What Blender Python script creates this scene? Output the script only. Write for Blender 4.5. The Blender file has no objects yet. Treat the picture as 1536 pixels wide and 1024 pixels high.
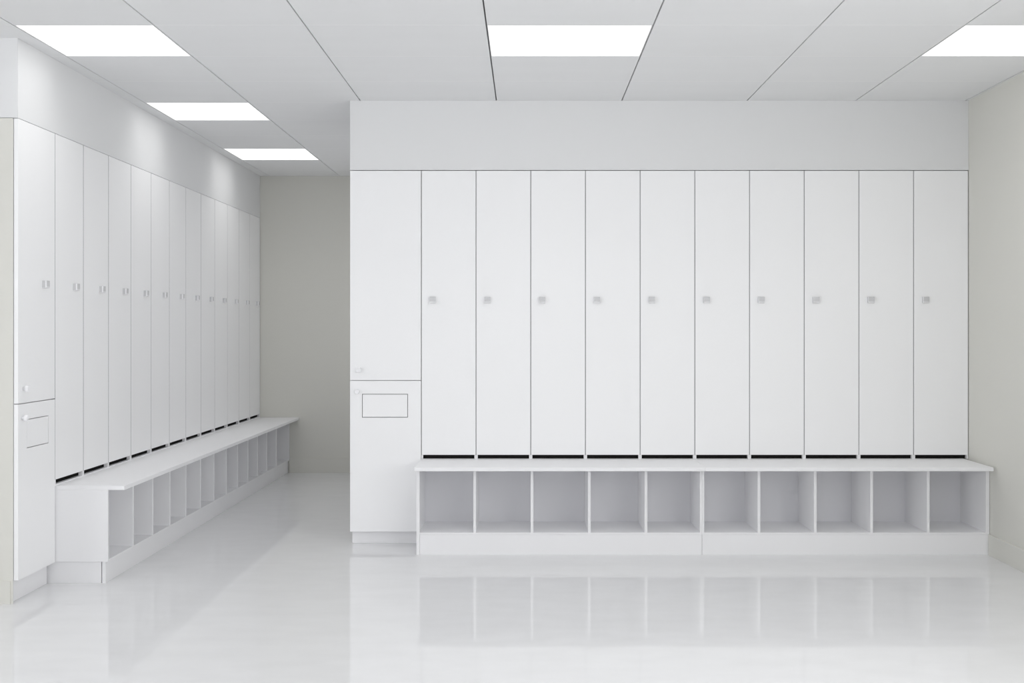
import bpy, bmesh, math
from mathutils import Matrix, Vector

scene = bpy.context.scene
COL = scene.collection

# ------------------------------------------------------------------ numbers
U = 1 / 277.0                 # one unit of the layout grid in metres
F = 1550.0                    # focal length in pixels of a 1536 px wide frame
D = F * U                     # distance of the main locker fronts
EYE = 324.5 * U               # eye height
CEIL = EYE + 341.5 * U        # ceiling height
XL = -599 * U                 # plane of the left locker fronts
XR = 663 * U                  # right wall
YB = 1.498 * D                # wall at the end of the passage
YN = 0.785 * D                # near end of the left locker run
XP = -265 * U                 # left edge of the main locker block
ROOM_L = -5.2
FILL_FRONT = 2.0                     # added fill power per square metre of unseen opening
FILL_SIDE = 13.8
FILL_PASS = 1.25
FILL_LEFT = 22.0
LAMP = 4.6                    # lamp power per square metre of ceiling panel
ROOM_F = -2.6


def zz(u):
    return EYE - u * U


# ------------------------------------------------------------------ materials
def material(name, col, rough=0.5, spec=0.5, bump=0.0, scale=40.0, mottle=0.0,
             mscale=(1, 1, 1), metal=0.0, coat=0.0):
    m = bpy.data.materials.new(name)
    m.use_nodes = True
    nt = m.node_tree
    b = nt.nodes['Principled BSDF']
    b.inputs['Base Color'].default_value = (*col, 1)
    b.inputs['Roughness'].default_value = rough
    b.inputs['Specular IOR Level'].default_value = spec
    b.inputs['Metallic'].default_value = metal
    if coat:
        b.inputs['Coat Weight'].default_value = coat
        b.inputs['Coat Roughness'].default_value = 0.05
    tc = nt.nodes.new('ShaderNodeTexCoord')
    mp = nt.nodes.new('ShaderNodeMapping')
    mp.inputs['Scale'].default_value = mscale
    nt.links.new(tc.outputs['Object'], mp.inputs['Vector'])
    ns = nt.nodes.new('ShaderNodeTexNoise')
    ns.inputs['Scale'].default_value = scale
    ns.inputs['Detail'].default_value = 5
    nt.links.new(mp.outputs['Vector'], ns.inputs['Vector'])
    if mottle:
        mx = nt.nodes.new('ShaderNodeMix')
        mx.data_type = 'RGBA'
        mx.inputs[6].default_value = (*[c * (1 - mottle) for c in col], 1)
        mx.inputs[7].default_value = (*[min(1, c * (1 + mottle)) for c in col], 1)
        nt.links.new(ns.outputs['Fac'], mx.inputs[0])
        nt.links.new(mx.outputs[2], b.inputs['Base Color'])
    if bump:
        bp = nt.nodes.new('ShaderNodeBump')
        bp.inputs['Strength'].default_value = bump
        bp.inputs['Distance'].default_value = 0.002
        nt.links.new(ns.outputs['Fac'], bp.inputs['Height'])
        nt.links.new(bp.outputs['Normal'], b.inputs['Normal'])
    return m


M = {}
M['door'] = material('white_laminate', (0.885, 0.887, 0.893), 0.42, 0.4, mottle=0.006, scale=6)
M['board'] = material('white_board', (0.84, 0.84, 0.85), 0.5, 0.4, mottle=0.006, scale=6)
M['inner'] = material('carcass_board', (0.785, 0.785, 0.805), 0.55, 0.35, mottle=0.006, scale=6)
M['paint'] = material('white_wall_paint', (0.745, 0.75, 0.755), 0.75, 0.3, bump=0.05, scale=180, mottle=0.01)
M['beige'] = material('warm_grey_wall_paint', (0.69, 0.685, 0.64), 0.7, 0.3, bump=0.05, scale=180, mottle=0.01)
M['ceil'] = material('ceiling_tile', (0.78, 0.785, 0.79), 0.85, 0.2, mottle=0.02, scale=3.0, mscale=(0.6, 3, 1))
M['tee'] = material('ceiling_tee', (0.87, 0.87, 0.87), 0.6, 0.3, mottle=0.005)
M['groove'] = material('ceiling_shadow_gap', (0.22, 0.22, 0.23), 0.8, 0.2, mottle=0.01)
M['floor'] = material('polished_floor', (0.74, 0.742, 0.75), 0.035, 0.34, mottle=0.05, scale=7.0, mscale=(0.7, 1.6, 1))
M['metal'] = material('satin_steel', (0.60, 0.60, 0.61), 0.4, 0.5, mottle=0.01)
M['steel_light'] = material('light_steel_edge', (0.80, 0.80, 0.81), 0.35, 0.5, mottle=0.01)
M['knob'] = material('white_plastic', (0.88, 0.88, 0.895), 0.3, 0.5, mottle=0.005)
M['gap_shade'] = material('painted_gap_shade', (0.30, 0.30, 0.31), 0.7, 0.2, mottle=0.01)  # shade inside the door gaps, painted as dark grey filler
M['dark'] = material('black_vent_mesh', (0.014, 0.014, 0.013), 0.8, 0.1, mottle=0.1, scale=300)


def emitter(name, col, strength):
    m = bpy.data.materials.new(name)
    m.use_nodes = True
    nt = m.node_tree
    b = nt.nodes['Principled BSDF']
    b.inputs['Base Color'].default_value = (0.9, 0.9, 0.9, 1)
    b.inputs['Emission Color'].default_value = (*col, 1)
    b.inputs['Emission Strength'].default_value = strength
    return m


M['lamp'] = emitter('lit_diffuser', (1.0, 0.995, 0.985), 0.97)


# ------------------------------------------------------------------ helpers
class MB:
    """collects shapes into one mesh"""

    def __init__(self):
        self.bm = bmesh.new()
        self.mats = []

    def slot(self, m):
        if m not in self.mats:
            self.mats.append(m)
        return self.mats.index(m)

    def box(self, x0, x1, y0, y1, z0, z1, m, bev=0.0, seg=2):
        tmp = bmesh.new()
        bmesh.ops.create_cube(tmp, size=1, matrix=Matrix.Translation(
            ((x0 + x1) / 2, (y0 + y1) / 2, (z0 + z1) / 2)) @ Matrix.Diagonal(
            (abs(x1 - x0), abs(y1 - y0), abs(z1 - z0), 1)))
        if bev:
            bmesh.ops.bevel(tmp, geom=tmp.edges[:], offset=bev, segments=seg,
                            affect='EDGES', profile=0.5)
        self._merge(tmp, m)

    def prism(self, pts, x0, x1, m):
        """profile pts (y, z) extruded along x"""
        tmp = bmesh.new()
        a = [tmp.verts.new((x0, y, z)) for y, z in pts]
        b = [tmp.verts.new((x1, y, z)) for y, z in pts]
        n = len(pts)
        tmp.faces.new(a)
        tmp.faces.new(list(reversed(b)))
        for i in range(n):
            tmp.faces.new((a[i], b[i], b[(i + 1) % n], a[(i + 1) % n]))
        bmesh.ops.recalc_face_normals(tmp, faces=tmp.faces[:])
        self._merge(tmp, m)

    def turned(self, prof, cx, cz, m, n=32, sq=2.0):
        """profile (radius, y) turned about a y axis through (cx, cz); sq>2 squares it"""
        tmp = bmesh.new()
        rings = []
        for r, y in prof:
            ring = []
            for i in range(n):
                a = 2 * math.pi * i / n
                c, s = math.cos(a), math.sin(a)
                k = (abs(c) ** sq + abs(s) ** sq) ** (-1 / sq)
                ring.append(tmp.verts.new((cx + r * k * c, y, cz + r * k * s)))
            rings.append(ring)
        for a, b in zip(rings, rings[1:]):
            for i in range(n):
                tmp.faces.new((a[i], a[(i + 1) % n], b[(i + 1) % n], b[i]))
        tmp.faces.new(rings[0])
        tmp.faces.new(rings[-1])
        bmesh.ops.recalc_face_normals(tmp, faces=tmp.faces[:])
        for f in tmp.faces:
            f.smooth = len(f.verts) == 4
        self._merge(tmp, m)

    def _merge(self, tmp, m):
        idx = self.slot(m)
        for f in tmp.faces:
            f.material_index = idx
        me = bpy.data.meshes.new('tmp')
        tmp.to_mesh(me)
        tmp.free()
        self.bm.from_mesh(me)
        bpy.data.meshes.remove(me)

    def build(self, name, parent=None):
        me = bpy.data.meshes.new(name)
        self.bm.to_mesh(me)
        self.bm.free()
        for m in self.mats:
            me.materials.append(M[m])
        o = bpy.data.objects.new(name, me)
        COL.objects.link(o)
        if parent:
            o.parent = parent
        return o


def thing(name, label, cat, loc, rz=0.0, group=None):
    o = bpy.data.objects.new(name, None)
    o.empty_display_size = 0.1
    COL.objects.link(o)
    o.location = loc
    o.rotation_euler = (0, 0, rz)
    o['label'] = label
    o['category'] = cat
    if group:
        o['group'] = group
    return o


def structure(o):
    o['kind'] = 'structure'
    return o


def dup(root, loc, label):
    r = root.copy()
    COL.objects.link(r)
    r.location = loc
    r['label'] = label
    for ch in list(root.children):
        c = ch.copy()
        COL.objects.link(c)
        c.parent = r
        for g in list(ch.children):
            d = g.copy()
            COL.objects.link(d)
            d.parent = c
    return r


ORD = ['first', 'second', 'third', 'fourth', 'fifth', 'sixth', 'seventh',
       'eighth', 'ninth', 'tenth', 'eleventh', 'twelfth']

# ------------------------------------------------------------------ room shell
b = MB(); b.box(ROOM_L - .2, XR + .2, ROOM_F - .2, YB + .2, -.1, 0, 'floor')
structure(b.build('floor'))

# right wall: three unseen openings added for fill light beside and behind the camera, solid further on
SX = [(-2.3, -.7), (-.5, 1.1), (1.3, 2.9)]
SZ0, SZ1 = .75, 2.2
b = MB()
b.box(XR, XR + .15, SX[-1][1], YB + .15, 0, CEIL + .12, 'beige')
b.box(XR, XR + .15, ROOM_F, SX[-1][1], 0, SZ0, 'beige')
b.box(XR, XR + .15, ROOM_F, SX[-1][1], SZ1, CEIL + .12, 'beige')
ys = [ROOM_F] + [v for p in SX for v in p]
for ya, yb in zip(ys[0::2], ys[1::2]):
    b.box(XR, XR + .15, ya, yb, SZ0, SZ1, 'beige')
structure(b.build('wall_right'))
b = MB(); b.box(XL - .62, XR, YB, YB + .15, 0, CEIL + .12, 'beige')
structure(b.build('wall_back'))
# solid block behind the main lockers, with the bulkhead over them
# its passage side has an invented opening for a fill light
PY0, PY1, PZ0, PZ1 = D + .75, YB - .2, .5, 2.2
b = MB()
b.box(XP + .2, XR, D + .55, YB, 0, CEIL, 'paint')
b.box(XP, XP + .2, D + .55, PY0, 0, CEIL, 'paint')
b.box(XP, XP + .2, PY1, YB, 0, CEIL, 'paint')
b.box(XP, XP + .2, PY0, PY1, 0, PZ0, 'paint')
b.box(XP, XP + .2, PY0, PY1, PZ1, CEIL, 'paint')
structure(b.build('wall_partition'))
TOP_R = EYE + 236 * U
b = MB(); b.box(XP, XR, D, D + .55, TOP_R + .004, CEIL, 'paint', .0015)
structure(b.build('wall_bulkhead'))
# left: wall behind lockers, bulkhead, and the return facing the room
TOP_L = EYE + 247 * U
b = MB(); b.box(XL - .75, XL - .53, YN + .15, YB, 0, CEIL + .12, 'paint')
structure(b.build('wall_left'))
b = MB(); b.box(XL - .53, XL, YN, YB, TOP_L + .002, CEIL, 'paint', .0015)
structure(b.build('wall_left_bulkhead'))
b = MB(); b.box(ROOM_L, XL - .53, YN, YN + .15, TOP_L + .003, CEIL, 'paint')
b.box(ROOM_L, XL - .56, YN, YN + .15, 0, TOP_L, 'beige')
structure(b.build('wall_return'))
b = MB(); b.box(XL - .559, XL - .020, YN - .003, YN - .0005, 0, TOP_L, 'beige')  # added thin sheet carrying the return wall's face across the cabinet end
structure(b.build('wall_facing_1'))
b = MB(); b.box(XL - .53, XL - .002, YN - .003, YN - .0005, TOP_L + .003, CEIL, 'paint')  # added thin sheet for the end face of the bulkhead
structure(b.build('wall_facing_2'))
b = MB()
b.box(ROOM_L - .15, ROOM_L, SX[1][1], YN + .15, 0, CEIL + .12, 'paint')
b.box(ROOM_L - .15, ROOM_L, ROOM_F, SX[1][1], 0, SZ0, 'paint')
b.box(ROOM_L - .15, ROOM_L, ROOM_F, SX[1][1], SZ1, CEIL + .12, 'paint')
for ya, yb in zip(ys[0:4:2], ys[1:4:2]):
    b.box(ROOM_L - .15, ROOM_L, ya, yb, SZ0, SZ1, 'paint')
structure(b.build('wall_far_left'))
# unseen wall behind the camera: four framed openings added for fill light
WZ0, WZ1 = .35, 2.28
WX = [(-5.0, -3.4), (-3.2, -1.5), (-1.3, .4), (.6, 2.25)]
b = MB()
b.box(ROOM_L - .15, XR + .15, ROOM_F - .15, ROOM_F, 0, WZ0, 'paint')
b.box(ROOM_L - .15, XR + .15, ROOM_F - .15, ROOM_F, WZ1, CEIL + .12, 'paint')
xs = [ROOM_L - .15] + [v for p in WX for v in p] + [XR + .15]
for xa, xb in zip(xs[0::2], xs[1::2]):
    b.box(xa, xb, ROOM_F - .15, ROOM_F, WZ0, WZ1, 'paint')
structure(b.build('wall_front'))


WEST = ROOM_L - .16


def fill_window(n, a, c, z0, z1, side, fill, wx=XR):
    """frame in an unseen opening and the fill light added in it"""
    b = MB()
    for p in ((a, a + .05, z0, z1), (c - .05, c, z0, z1), (a + .05, c - .05, z0, z0 + .05), (a + .05, c - .05, z1 - .05, z1)):
        if side:
            b.box(wx + .05, wx + .11, p[0], p[1], p[2], p[3], 'board', .002)
        else:
            b.box(p[0], p[1], ROOM_F - .11, ROOM_F - .05, p[2], p[3], 'board', .002)
    structure(b.build('fill_window_%d' % n))
    ld = bpy.data.lights.new('fill_light', 'AREA')
    ld.shape = 'RECTANGLE'
    ld.size, ld.size_y = c - a - .1, z1 - z0 - .1
    ld.energy = fill * ld.size * ld.size_y
    ld.color = (.985, .985, 1)
    lo = bpy.data.objects.new('fill_light', ld)
    COL.objects.link(lo)
    if side:
        lo.location = (wx + .08, (a + c) / 2, (z0 + z1) / 2)
        lo.rotation_euler = (math.pi / 2, 0, math.pi / 2 if wx != WEST else -math.pi / 2)
    else:
        lo.location = ((a + c) / 2, ROOM_F - .08, (z0 + z1) / 2)
        lo.rotation_euler = (math.pi / 2, 0, 0)


for n, (a, c) in enumerate(WX):
    fill_window(n + 1, a, c, WZ0, WZ1, False, FILL_FRONT)
for n, (a, c) in enumerate(SX):
    fill_window(n + 5, a, c, SZ0, SZ1, True, FILL_SIDE)
fill_window(8, PY0, PY1, PZ0, PZ1, True, FILL_PASS, XP)  # made-up opening on the hidden side, added to brighten the passage
for n, (a, c) in enumerate(SX[:2]):  # unseen left openings, added to brighten the right wall
    fill_window(n + 9, a, c, SZ0, SZ1, True, FILL_LEFT, WEST)

BB = .108
b = MB(); b.box(XR - .010, XR, ROOM_F, D - .26, 0, BB, 'beige', .001)
structure(b.build('baseboard_right'))
b = MB(); b.box(XL + .24, XP, YB - .010, YB, 0, BB + .01, 'beige', .001)
structure(b.build('baseboard_back'))
b = MB(); b.box(ROOM_L, XL - .030, YN - .007, YN - .003, 0, .0985, 'beige', .001)
structure(b.build('baseboard_left'))

# ------------------------------------------------------------------ ceiling
seams = [-579, -420.5, -250, -45.5, 143, 331, 494, 659]
x = -579
while x * U > ROOM_L + .1:
    x -= 177
    seams.insert(0, x)
seams[0] = ROOM_L / U
cols = list(zip(seams, seams[1:]))
ROW0, RP = 1.0104, 0.08617
rows = []
k = -22
while True:
    a = ROW0 + RP * k
    if a * D > YB:
        break
    rows.append((a, a + RP, k))
    k += 1


def is_light(c0, k):
    lamp_col = c0 in (-579, -45.5, 494) or abs(c0 + 579 + 531) < 1
    if not lamp_col or k % 3:
        return False
    if k >= 0:
        return c0 == -579 and k <= 3
    return True


lights = []
b = MB()
G = .0032
TH = .018
for c0, c1 in cols:
    for r0, r1, k in rows:
        y0, y1 = max(r0 * D, ROOM_F), min(r1 * D, YB)
        if y1 - y0 < .02:
            continue
        x0, x1 = c0 * U, c1 * U
        if y0 > YN and x1 < XL - .3:
            continue
        if is_light(c0, k):
            lights.append((x0, x1, y0, y1, k, c0))
            continue
        b.box(x0 + G, x1 - G, y0 + .0022, y1 - .0022, CEIL, CEIL + TH, 'ceil')
        b.box(x0 + G, x1 - G, y0 - .0022, y0 + .0022, CEIL + .0003, CEIL + .008, 'tee')
# perimeter strips beside the walls and the slab over the tiles
b.box(659 * U + .0035, XR, ROOM_F, D, CEIL, CEIL + TH, 'ceil')
b.box(XL - .05, -579 * U - .002, YN, YB, CEIL + .0004, CEIL + TH, 'ceil')
b.box(ROOM_L - .1, XR + .1, ROOM_F - .1, YB + .1, CEIL + .022, CEIL + .12, 'groove')
structure(b.build('ceiling'))


def light_label(k, c0):
    if c0 == -45.5 and k == -3:
        return 'lit square ceiling panel above the middle of the main locker wall'
    if c0 == 494 and k == -3:
        return 'lit ceiling panel cut by the right edge of the photo, beside the right wall'
    if c0 == -579 and k == -3:
        return 'nearest and largest lit ceiling panel above the left locker row'
    if c0 == -579 and k == 0:
        return 'middle one of three lit ceiling panels above the left locker row'
    if c0 == -579 and k == 3:
        return 'farthest and smallest lit ceiling panel, at the end of the left passage'
    return None


for x0, x1, y0, y1, k, c0 in lights:
    lab = light_label(k, c0)
    t = thing('ceiling_light', lab or 'flush square lit ceiling panel behind the camera, out of the photo', 'ceiling light',
              ((x0 + x1) / 2, (y0 + y1) / 2, CEIL), 0,
              'lit panels in the ceiling' if lab else 'lit panels behind the camera')
    w, h = (x1 - x0) / 2 - G, (y1 - y0) / 2 - .001
    f = MB()
    e = .004
    f.box(-w, -w + e, -h, h, 0, .02, 'tee'); f.box(w - e, w, -h, h, 0, .02, 'tee')
    f.box(-w + e, w - e, -h, -h + e, 0, .02, 'tee'); f.box(-w + e, w - e, h - e, h, 0, .02, 'tee')
    f.build('frame', t)
    f = MB(); f.box(-w + e, w - e, -h + e, h - e, .002, .012, 'lamp')
    f.build('diffuser', t)
    ld = bpy.data.lights.new('panel_light', 'AREA')
    ld.shape = 'RECTANGLE'
    ld.size, ld.size_y = 2 * (w - e), 2 * (h - e)
    ld.energy = LAMP * ld.size * ld.size_y
    ld.spread = math.radians(120)
    ld.color = (1.0, .995, .985)
    lo = bpy.data.objects.new('panel_light', ld)
    COL.objects.link(lo)
    lo.location = (0, 0, .0015)
    lo.parent = t

# ------------------------------------------------------------------ lockers
DT = .018        # door thickness
GAP = .002       # half of the joint between two doors


def lock_mesh(cx, cz, w=.031, h=.036):
    """small square cup pull: grey steel face over a lighter sloping lip"""
    f = MB()
    f.box(cx - w / 2, cx + w / 2, -.020, .001, cz - h / 2 + .010, cz + h / 2, 'metal', .0015)
    f.prism([(.001, cz - h / 2 + .001), (.001, cz - h / 2 + .010), (-.020, cz - h / 2 + .010),
             (-.020, cz - h / 2 + .007), (-.012, cz - h / 2 + .001)],
            cx - w / 2, cx + w / 2, 'steel_light')
    for xa, xb in ((cx - w / 2 - .0012, cx - w / 2), (cx + w / 2, cx + w / 2 + .0012)):
        f.box(xa, xb, -.0135, .001, cz - h / 2 + .004, cz + h / 2 - .001, 'metal')
        f.box(xa, xb, -.0198, -.0135, cz - h / 2 + .004, cz + h / 2 - .001, 'knob')  # white edge strip paints a bevel highlight onto the lock
    return f


def locker(label, loc, rz, w, z0, zd, z1, lock, group, depth=.5, sill=0.0, gap=GAP, shade_y=.004):
    """narrow locker standing on the bench board at z0, door from zd to z1"""
    t = thing('locker', label, 'locker', loc, rz, group)
    z0, zd, z1 = z0 - loc[2], zd - loc[2], z1 - loc[2]
    s = .0085
    c = MB()
    for a in (0.0003, w - s - .0003):
        c.box(a, a + s, DT + .003, depth, z0, z1, 'inner')
        c.box(a, a + s, .0015, DT + .003, z0, zd - .001, 'board')
        na = a - .0003 if a < s else a + s + .0003 - gap + .0003
        c.box(na + .0003, na + gap - .0003, shade_y, DT + .003, zd, z1, 'gap_shade')  # dark strip in the joint stands in for the gap's shade
    c.box(s, w - s, DT + .003, depth, z1 - .016, z1, 'inner')
    c.box(s, w - s, DT + .003, depth, zd + .002, zd + .016, 'inner')
    c.box(s, w - s, depth - .012, depth, z0, z1 - .016, 'inner')
    c.build('carcass', t)
    v = MB()
    if sill:
        c = MB(); c.box(s, w - s, .004, .0262, z0, z0 + sill, 'inner')
        c.build('sill', t)
    v.box(s, w - s, .022, .026, z0 + sill, zd + .002, 'dark')
    n = 40
    for i in range(n):
        xa = s + (w - 2 * s) * (i + .2) / n
        v.box(xa, xa + (w - 2 * s) * .5 / n, .0205, .022, z0 + sill + .001, zd, 'dark')
    v.build('vent', t)
    d = MB()
    d.box(gap, w - gap, 0, DT, zd, z1, 'door', .0012)
    do = d.build('door', t)
    lock_mesh(lock[0], lock[1] - loc[2]).build('lock', do)
    return t


# main wall: ten lockers
SEAT_R = zz(196)
PW = 82.05 * U
x0 = -158 * U
grp = 'lockers on the main wall'
first = None
for i in range(10):
    lab = {0: 'white locker on the main wall directly right of the tall cabinet with the flap',
           9: 'white locker on the main wall in the corner against the right wall'}.get(
        i, 'narrow white locker above the right bench, %s to the right of the tall cabinet' % ORD[i])
    loc = (x0 + PW * i, D, SEAT_R)
    if first is None:
        first = locker(lab, loc, 0, PW, SEAT_R, zz(190), TOP_R, (.0625, EYE + 42.0 * U), grp)
    else:
        dup(first, loc, lab)

# left wall: twelve lockers running away from the camera
SEAT_L = zz(200.5)
YS = .847 * D
PL = (YB - .004 - YS) / 12
grp = 'lockers along the left wall'
first = None
for i in range(12):
    lab = {0: 'white locker on the left wall directly beside the near tall cabinet with the flap',
           11: 'white locker at the far end of the left row, against the back wall'}.get(
        i, 'narrow white locker over the left bench, %s beyond the left tall cabinet' % ORD[i])
    loc = (XL, YS + PL * i, SEAT_L)
    if first is None:
        first = locker(lab, loc, math.pi / 2, PL, SEAT_L, zz(192.5), TOP_L, (PL * .67, EYE + 54 * U), grp, sill=.007, gap=.003, shade_y=.0008)
    else:
        dup(first, loc, lab)


# ------------------------------------------------------------------ tall cabinets
def knob_mesh(cx, cz, square):
    f = MB()
    if square:
        f.turned([(.007, .001), (.007, -.008), (.012, -.011), (.0135, -.014), (.0135, -.022), (.0125, -.0245), (.010, -.0255)],
                 cx, cz, 'knob', 40, 5)
    else:
        f.turned([(.007, .001), (.007, -.008), (.011, -.011), (.0135, -.013), (.014, -.016), (.0135, -.021), (.012, -.024), (.009, -.0255)],
                 cx, cz, 'knob', 40, 2)
        f.box(cx - .009, cx + .009, -.0272, -.0250, cz - .002, cz + .002, 'knob', .0006, 1)
    return f


def tall_cabinet(label, loc, rz, w, kick, split, top, k1, k2, flap, lock=None, depth=.5):
    t = thing('tall_cabinet', label, 'cabinet', loc, rz, 'tall end cabinets')
    s = .016
    c = MB()
    for a in (0.0003, w - s - .0003):
        c.box(a, a + s, DT + .002, depth, kick, top, 'inner')
    c.box(s, w - s, DT + .002, depth, kick, kick + s, 'inner')
    c.box(s, w - s, DT + .002, depth, top - s, top, 'inner')
    c.box(s, w - s, DT + .002, depth, split - s / 2, split + s / 2, 'inner')
    c.box(s, w - s, depth - .012, depth, kick + s, top - s, 'inner')
    c.build('carcass', t)
    p = MB(); p.box(.006, w - .0005, .038, depth, 0, kick, 'board', .001)
    p.build('plinth', t)
    d = MB(); d.box(GAP * .3, w - GAP, 0, DT, split + .002, top, 'door', .0012)
    up = d.build('upper_door', t)
    knob_mesh(*k1, True).build('knob', up)
    if lock:
        lock_mesh(*lock).build('lock', up)
    fx0, fx1, fz0, fz1 = flap
    d = MB()
    # lower door around the opening of its flap
    za, zb = kick, split - .002
    xa, xb = GAP * .3, w - GAP
    d.box(xa, xb, 0, DT, fz1, zb, 'door')
    d.box(xa, xb, 0, DT, za, fz0, 'door')
    d.box(xa, fx0, 0, DT, fz0, fz1, 'door')
    d.box(fx1, xb, 0, DT, fz0, fz1, 'door')
    d.box(fx0 - .01, fx1 + .01, DT, DT + .0015, fz0 - .01, fz1 + .01, 'gap_shade')  # dark backing sheet paints shade into the joint around the flap
    lo = d.build('lower_door', t)
    knob_mesh(*k2, False).build('knob', lo)
    g = .0035
    f = MB(); f.box(fx0 + g, fx1 - g, .0004, DT - .002, fz0 + g, fz1 - g, 'door', .0008)
    f.box((fx0 + fx1) / 2 - .02, (fx0 + fx1) / 2 + .02, DT - .002, DT, fz0 + g, fz1 - g, 'inner')
    f.build('flap', lo)
    return t


tall_cabinet('tall white two-door cabinet with rectangular flap, left end of the main locker wall',
             (XP, D, 0), 0, 107 * U, zz(305), zz(78.5), TOP_R,
             (13.5 * U, zz(62.5)), (11 * U, zz(95)),
             (18 * U, 87 * U, zz(134), zz(98.5)))
WL = YS - YN
tall_cabinet('tall white two-door cabinet with flap at the near end of the left wall row',
             (XL, YN + .0005, 0), math.pi / 2, WL - .0005, zz(297), zz(89.6), TOP_L,
             (.046, zz(72)), (.034, zz(107)),
             ((.7987 - .785) * D, (.8354 - .785) * D, zz(144), zz(109)),
             lock=(WL * .68, EYE + 54 * U))


# ------------------------------------------------------------------ shoe benches
def bench(label, loc, rz, length, divs, seat, s_over, p_over, k_over, ztop, zfloor, zkick,
          end_l=.012, end_r=.012, mid=.014, to_floor=False, group=None, s0=0.0, s1=0.0, back=.055, depth=.5, kick_in=0.0):
    """open shoe bench; local x along the run, y=0 is the locker front plane above it"""
    t = thing('shoe_bench', label, 'bench', loc, rz, group)
    st = .019
    m = MB(); m.box(s0, length + s1, -s_over, depth, ztop - st, ztop, 'board', .0012)
    m.build('seat', t)
    zt = ztop - st
    for xa, xb, lb in ((0, end_l, 0), (length - end_r, length, 1)):
        m = MB(); m.box(xa, xb, -p_over, depth, 0 if (to_floor and lb == 0) else zkick, zt, 'board', .0008)
        m.build('side_panel', t)
    for xd in divs:
        m = MB(); m.box(xd - mid / 2, xd + mid / 2, -p_over + .001, back, zfloor, zt, 'board', .0008)
        m.build('divider', t)
    m = MB(); m.box(end_l, length - end_r, -p_over + .0005, depth, zkick, zfloor, 'board')
    m.build('bottom_shelf', t)
    m = MB(); m.box(end_l, length - end_r, back, back + .01, zfloor, zt, 'inner')
    m.build('back_panel', t)
    m = MB()
    ka = end_l if to_floor else kick_in
    m.box(ka + .0006, length - .0006, -k_over, -k_over + .016, 0, zkick - .0006, 'board', .0006)
    if not to_floor:
        m.box(ka + .0006, ka + .016, -k_over + .0205, depth, 0, zkick - .0006, 'board', .0006)
    m.build('plinth', t)
    return t


xa, xm, xb = -157.9 * U, 251.2 * U, 662.5 * U
KR = dict(seat=None, s_over=.348, p_over=.2555, k_over=.2535, ztop=SEAT_R, zfloor=zz(292.7), zkick=zz(295.2),
          depth=.54, group='shoe benches under the main lockers')
L1, L2 = xm - xa, xb - xm


def right_divs(px, base):
    return [(p - 790) * .9544 * U - base for p in px]


bench('left-hand five-cubby white shoe bench under the main lockers, next to the tall cabinet',
      (xa, D, 0), 0, L1 - .0005, right_divs([712, 798, 884, 969], xa), end_l=.0165, end_r=.011, to_floor=True, s0=0, **KR)
bench('right-hand five-cubby white shoe bench under the main lockers, against the right wall',
      (xm, D, 0), 0, L2, right_divs([1138.5, 1223, 1307.5, 1392.5], xm), end_l=.011, end_r=.019, s1=-.020, **KR)

dl = [.903, .9504, .9963, 1.0428, 1.0894, 1.1363, 1.1832, 1.2294, 1.2749, 1.3202, 1.3673]
KL = dict(seat=None, s_over=.316, p_over=.240, k_over=.2275, ztop=SEAT_L, zfloor=zz(294.4), zkick=zz(297),
          depth=.5, group='shoe benches along the left wall', mid=.014)
ya, ym, yb = .8475 * D, 1.4185 * D, YB - .004
bench('long many-cubby white shoe bench along the left wall, starting at the near tall cabinet',
      (XL, ya, 0), math.pi / 2, ym - ya - .0005, [d * D - ya for d in dl], kick_in=.006, **KL)
bench('short single-cubby end of the left shoe bench, against the passage back wall',
      (XL, ym, 0), math.pi / 2, yb - ym, [], **KL)

# ------------------------------------------------------------------ camera, world
cd = bpy.data.cameras.new('camera')
cam = bpy.data.objects.new('camera', cd)
COL.objects.link(cam)
cam.location = (0, 0, EYE)
cam.rotation_euler = (math.pi / 2, 0, 0)
cd.sensor_width = 36
cd.lens = F / 1536 * 36
cd.shift_x = (768 - 790) / 1536
cd.shift_y = (492 - 512) / 1536
cd.clip_start = .05
scene.camera = cam

w = bpy.data.worlds.new('world')
scene.world = w
w.use_nodes = True
w.node_tree.nodes['Background'].inputs[0].default_value = (.9, .95, 1, 1)
w.node_tree.nodes['Background'].inputs[1].default_value = .15

scene.view_settings.view_transform = 'Standard'
scene.view_settings.look = 'None'
scene.view_settings.exposure = -0.04
scene.view_settings.gamma = 1
scene.view_settings.use_curve_mapping = False
scene.cycles.max_bounces = 16
scene.cycles.diffuse_bounces = 12
scene.cycles.use_denoising = True
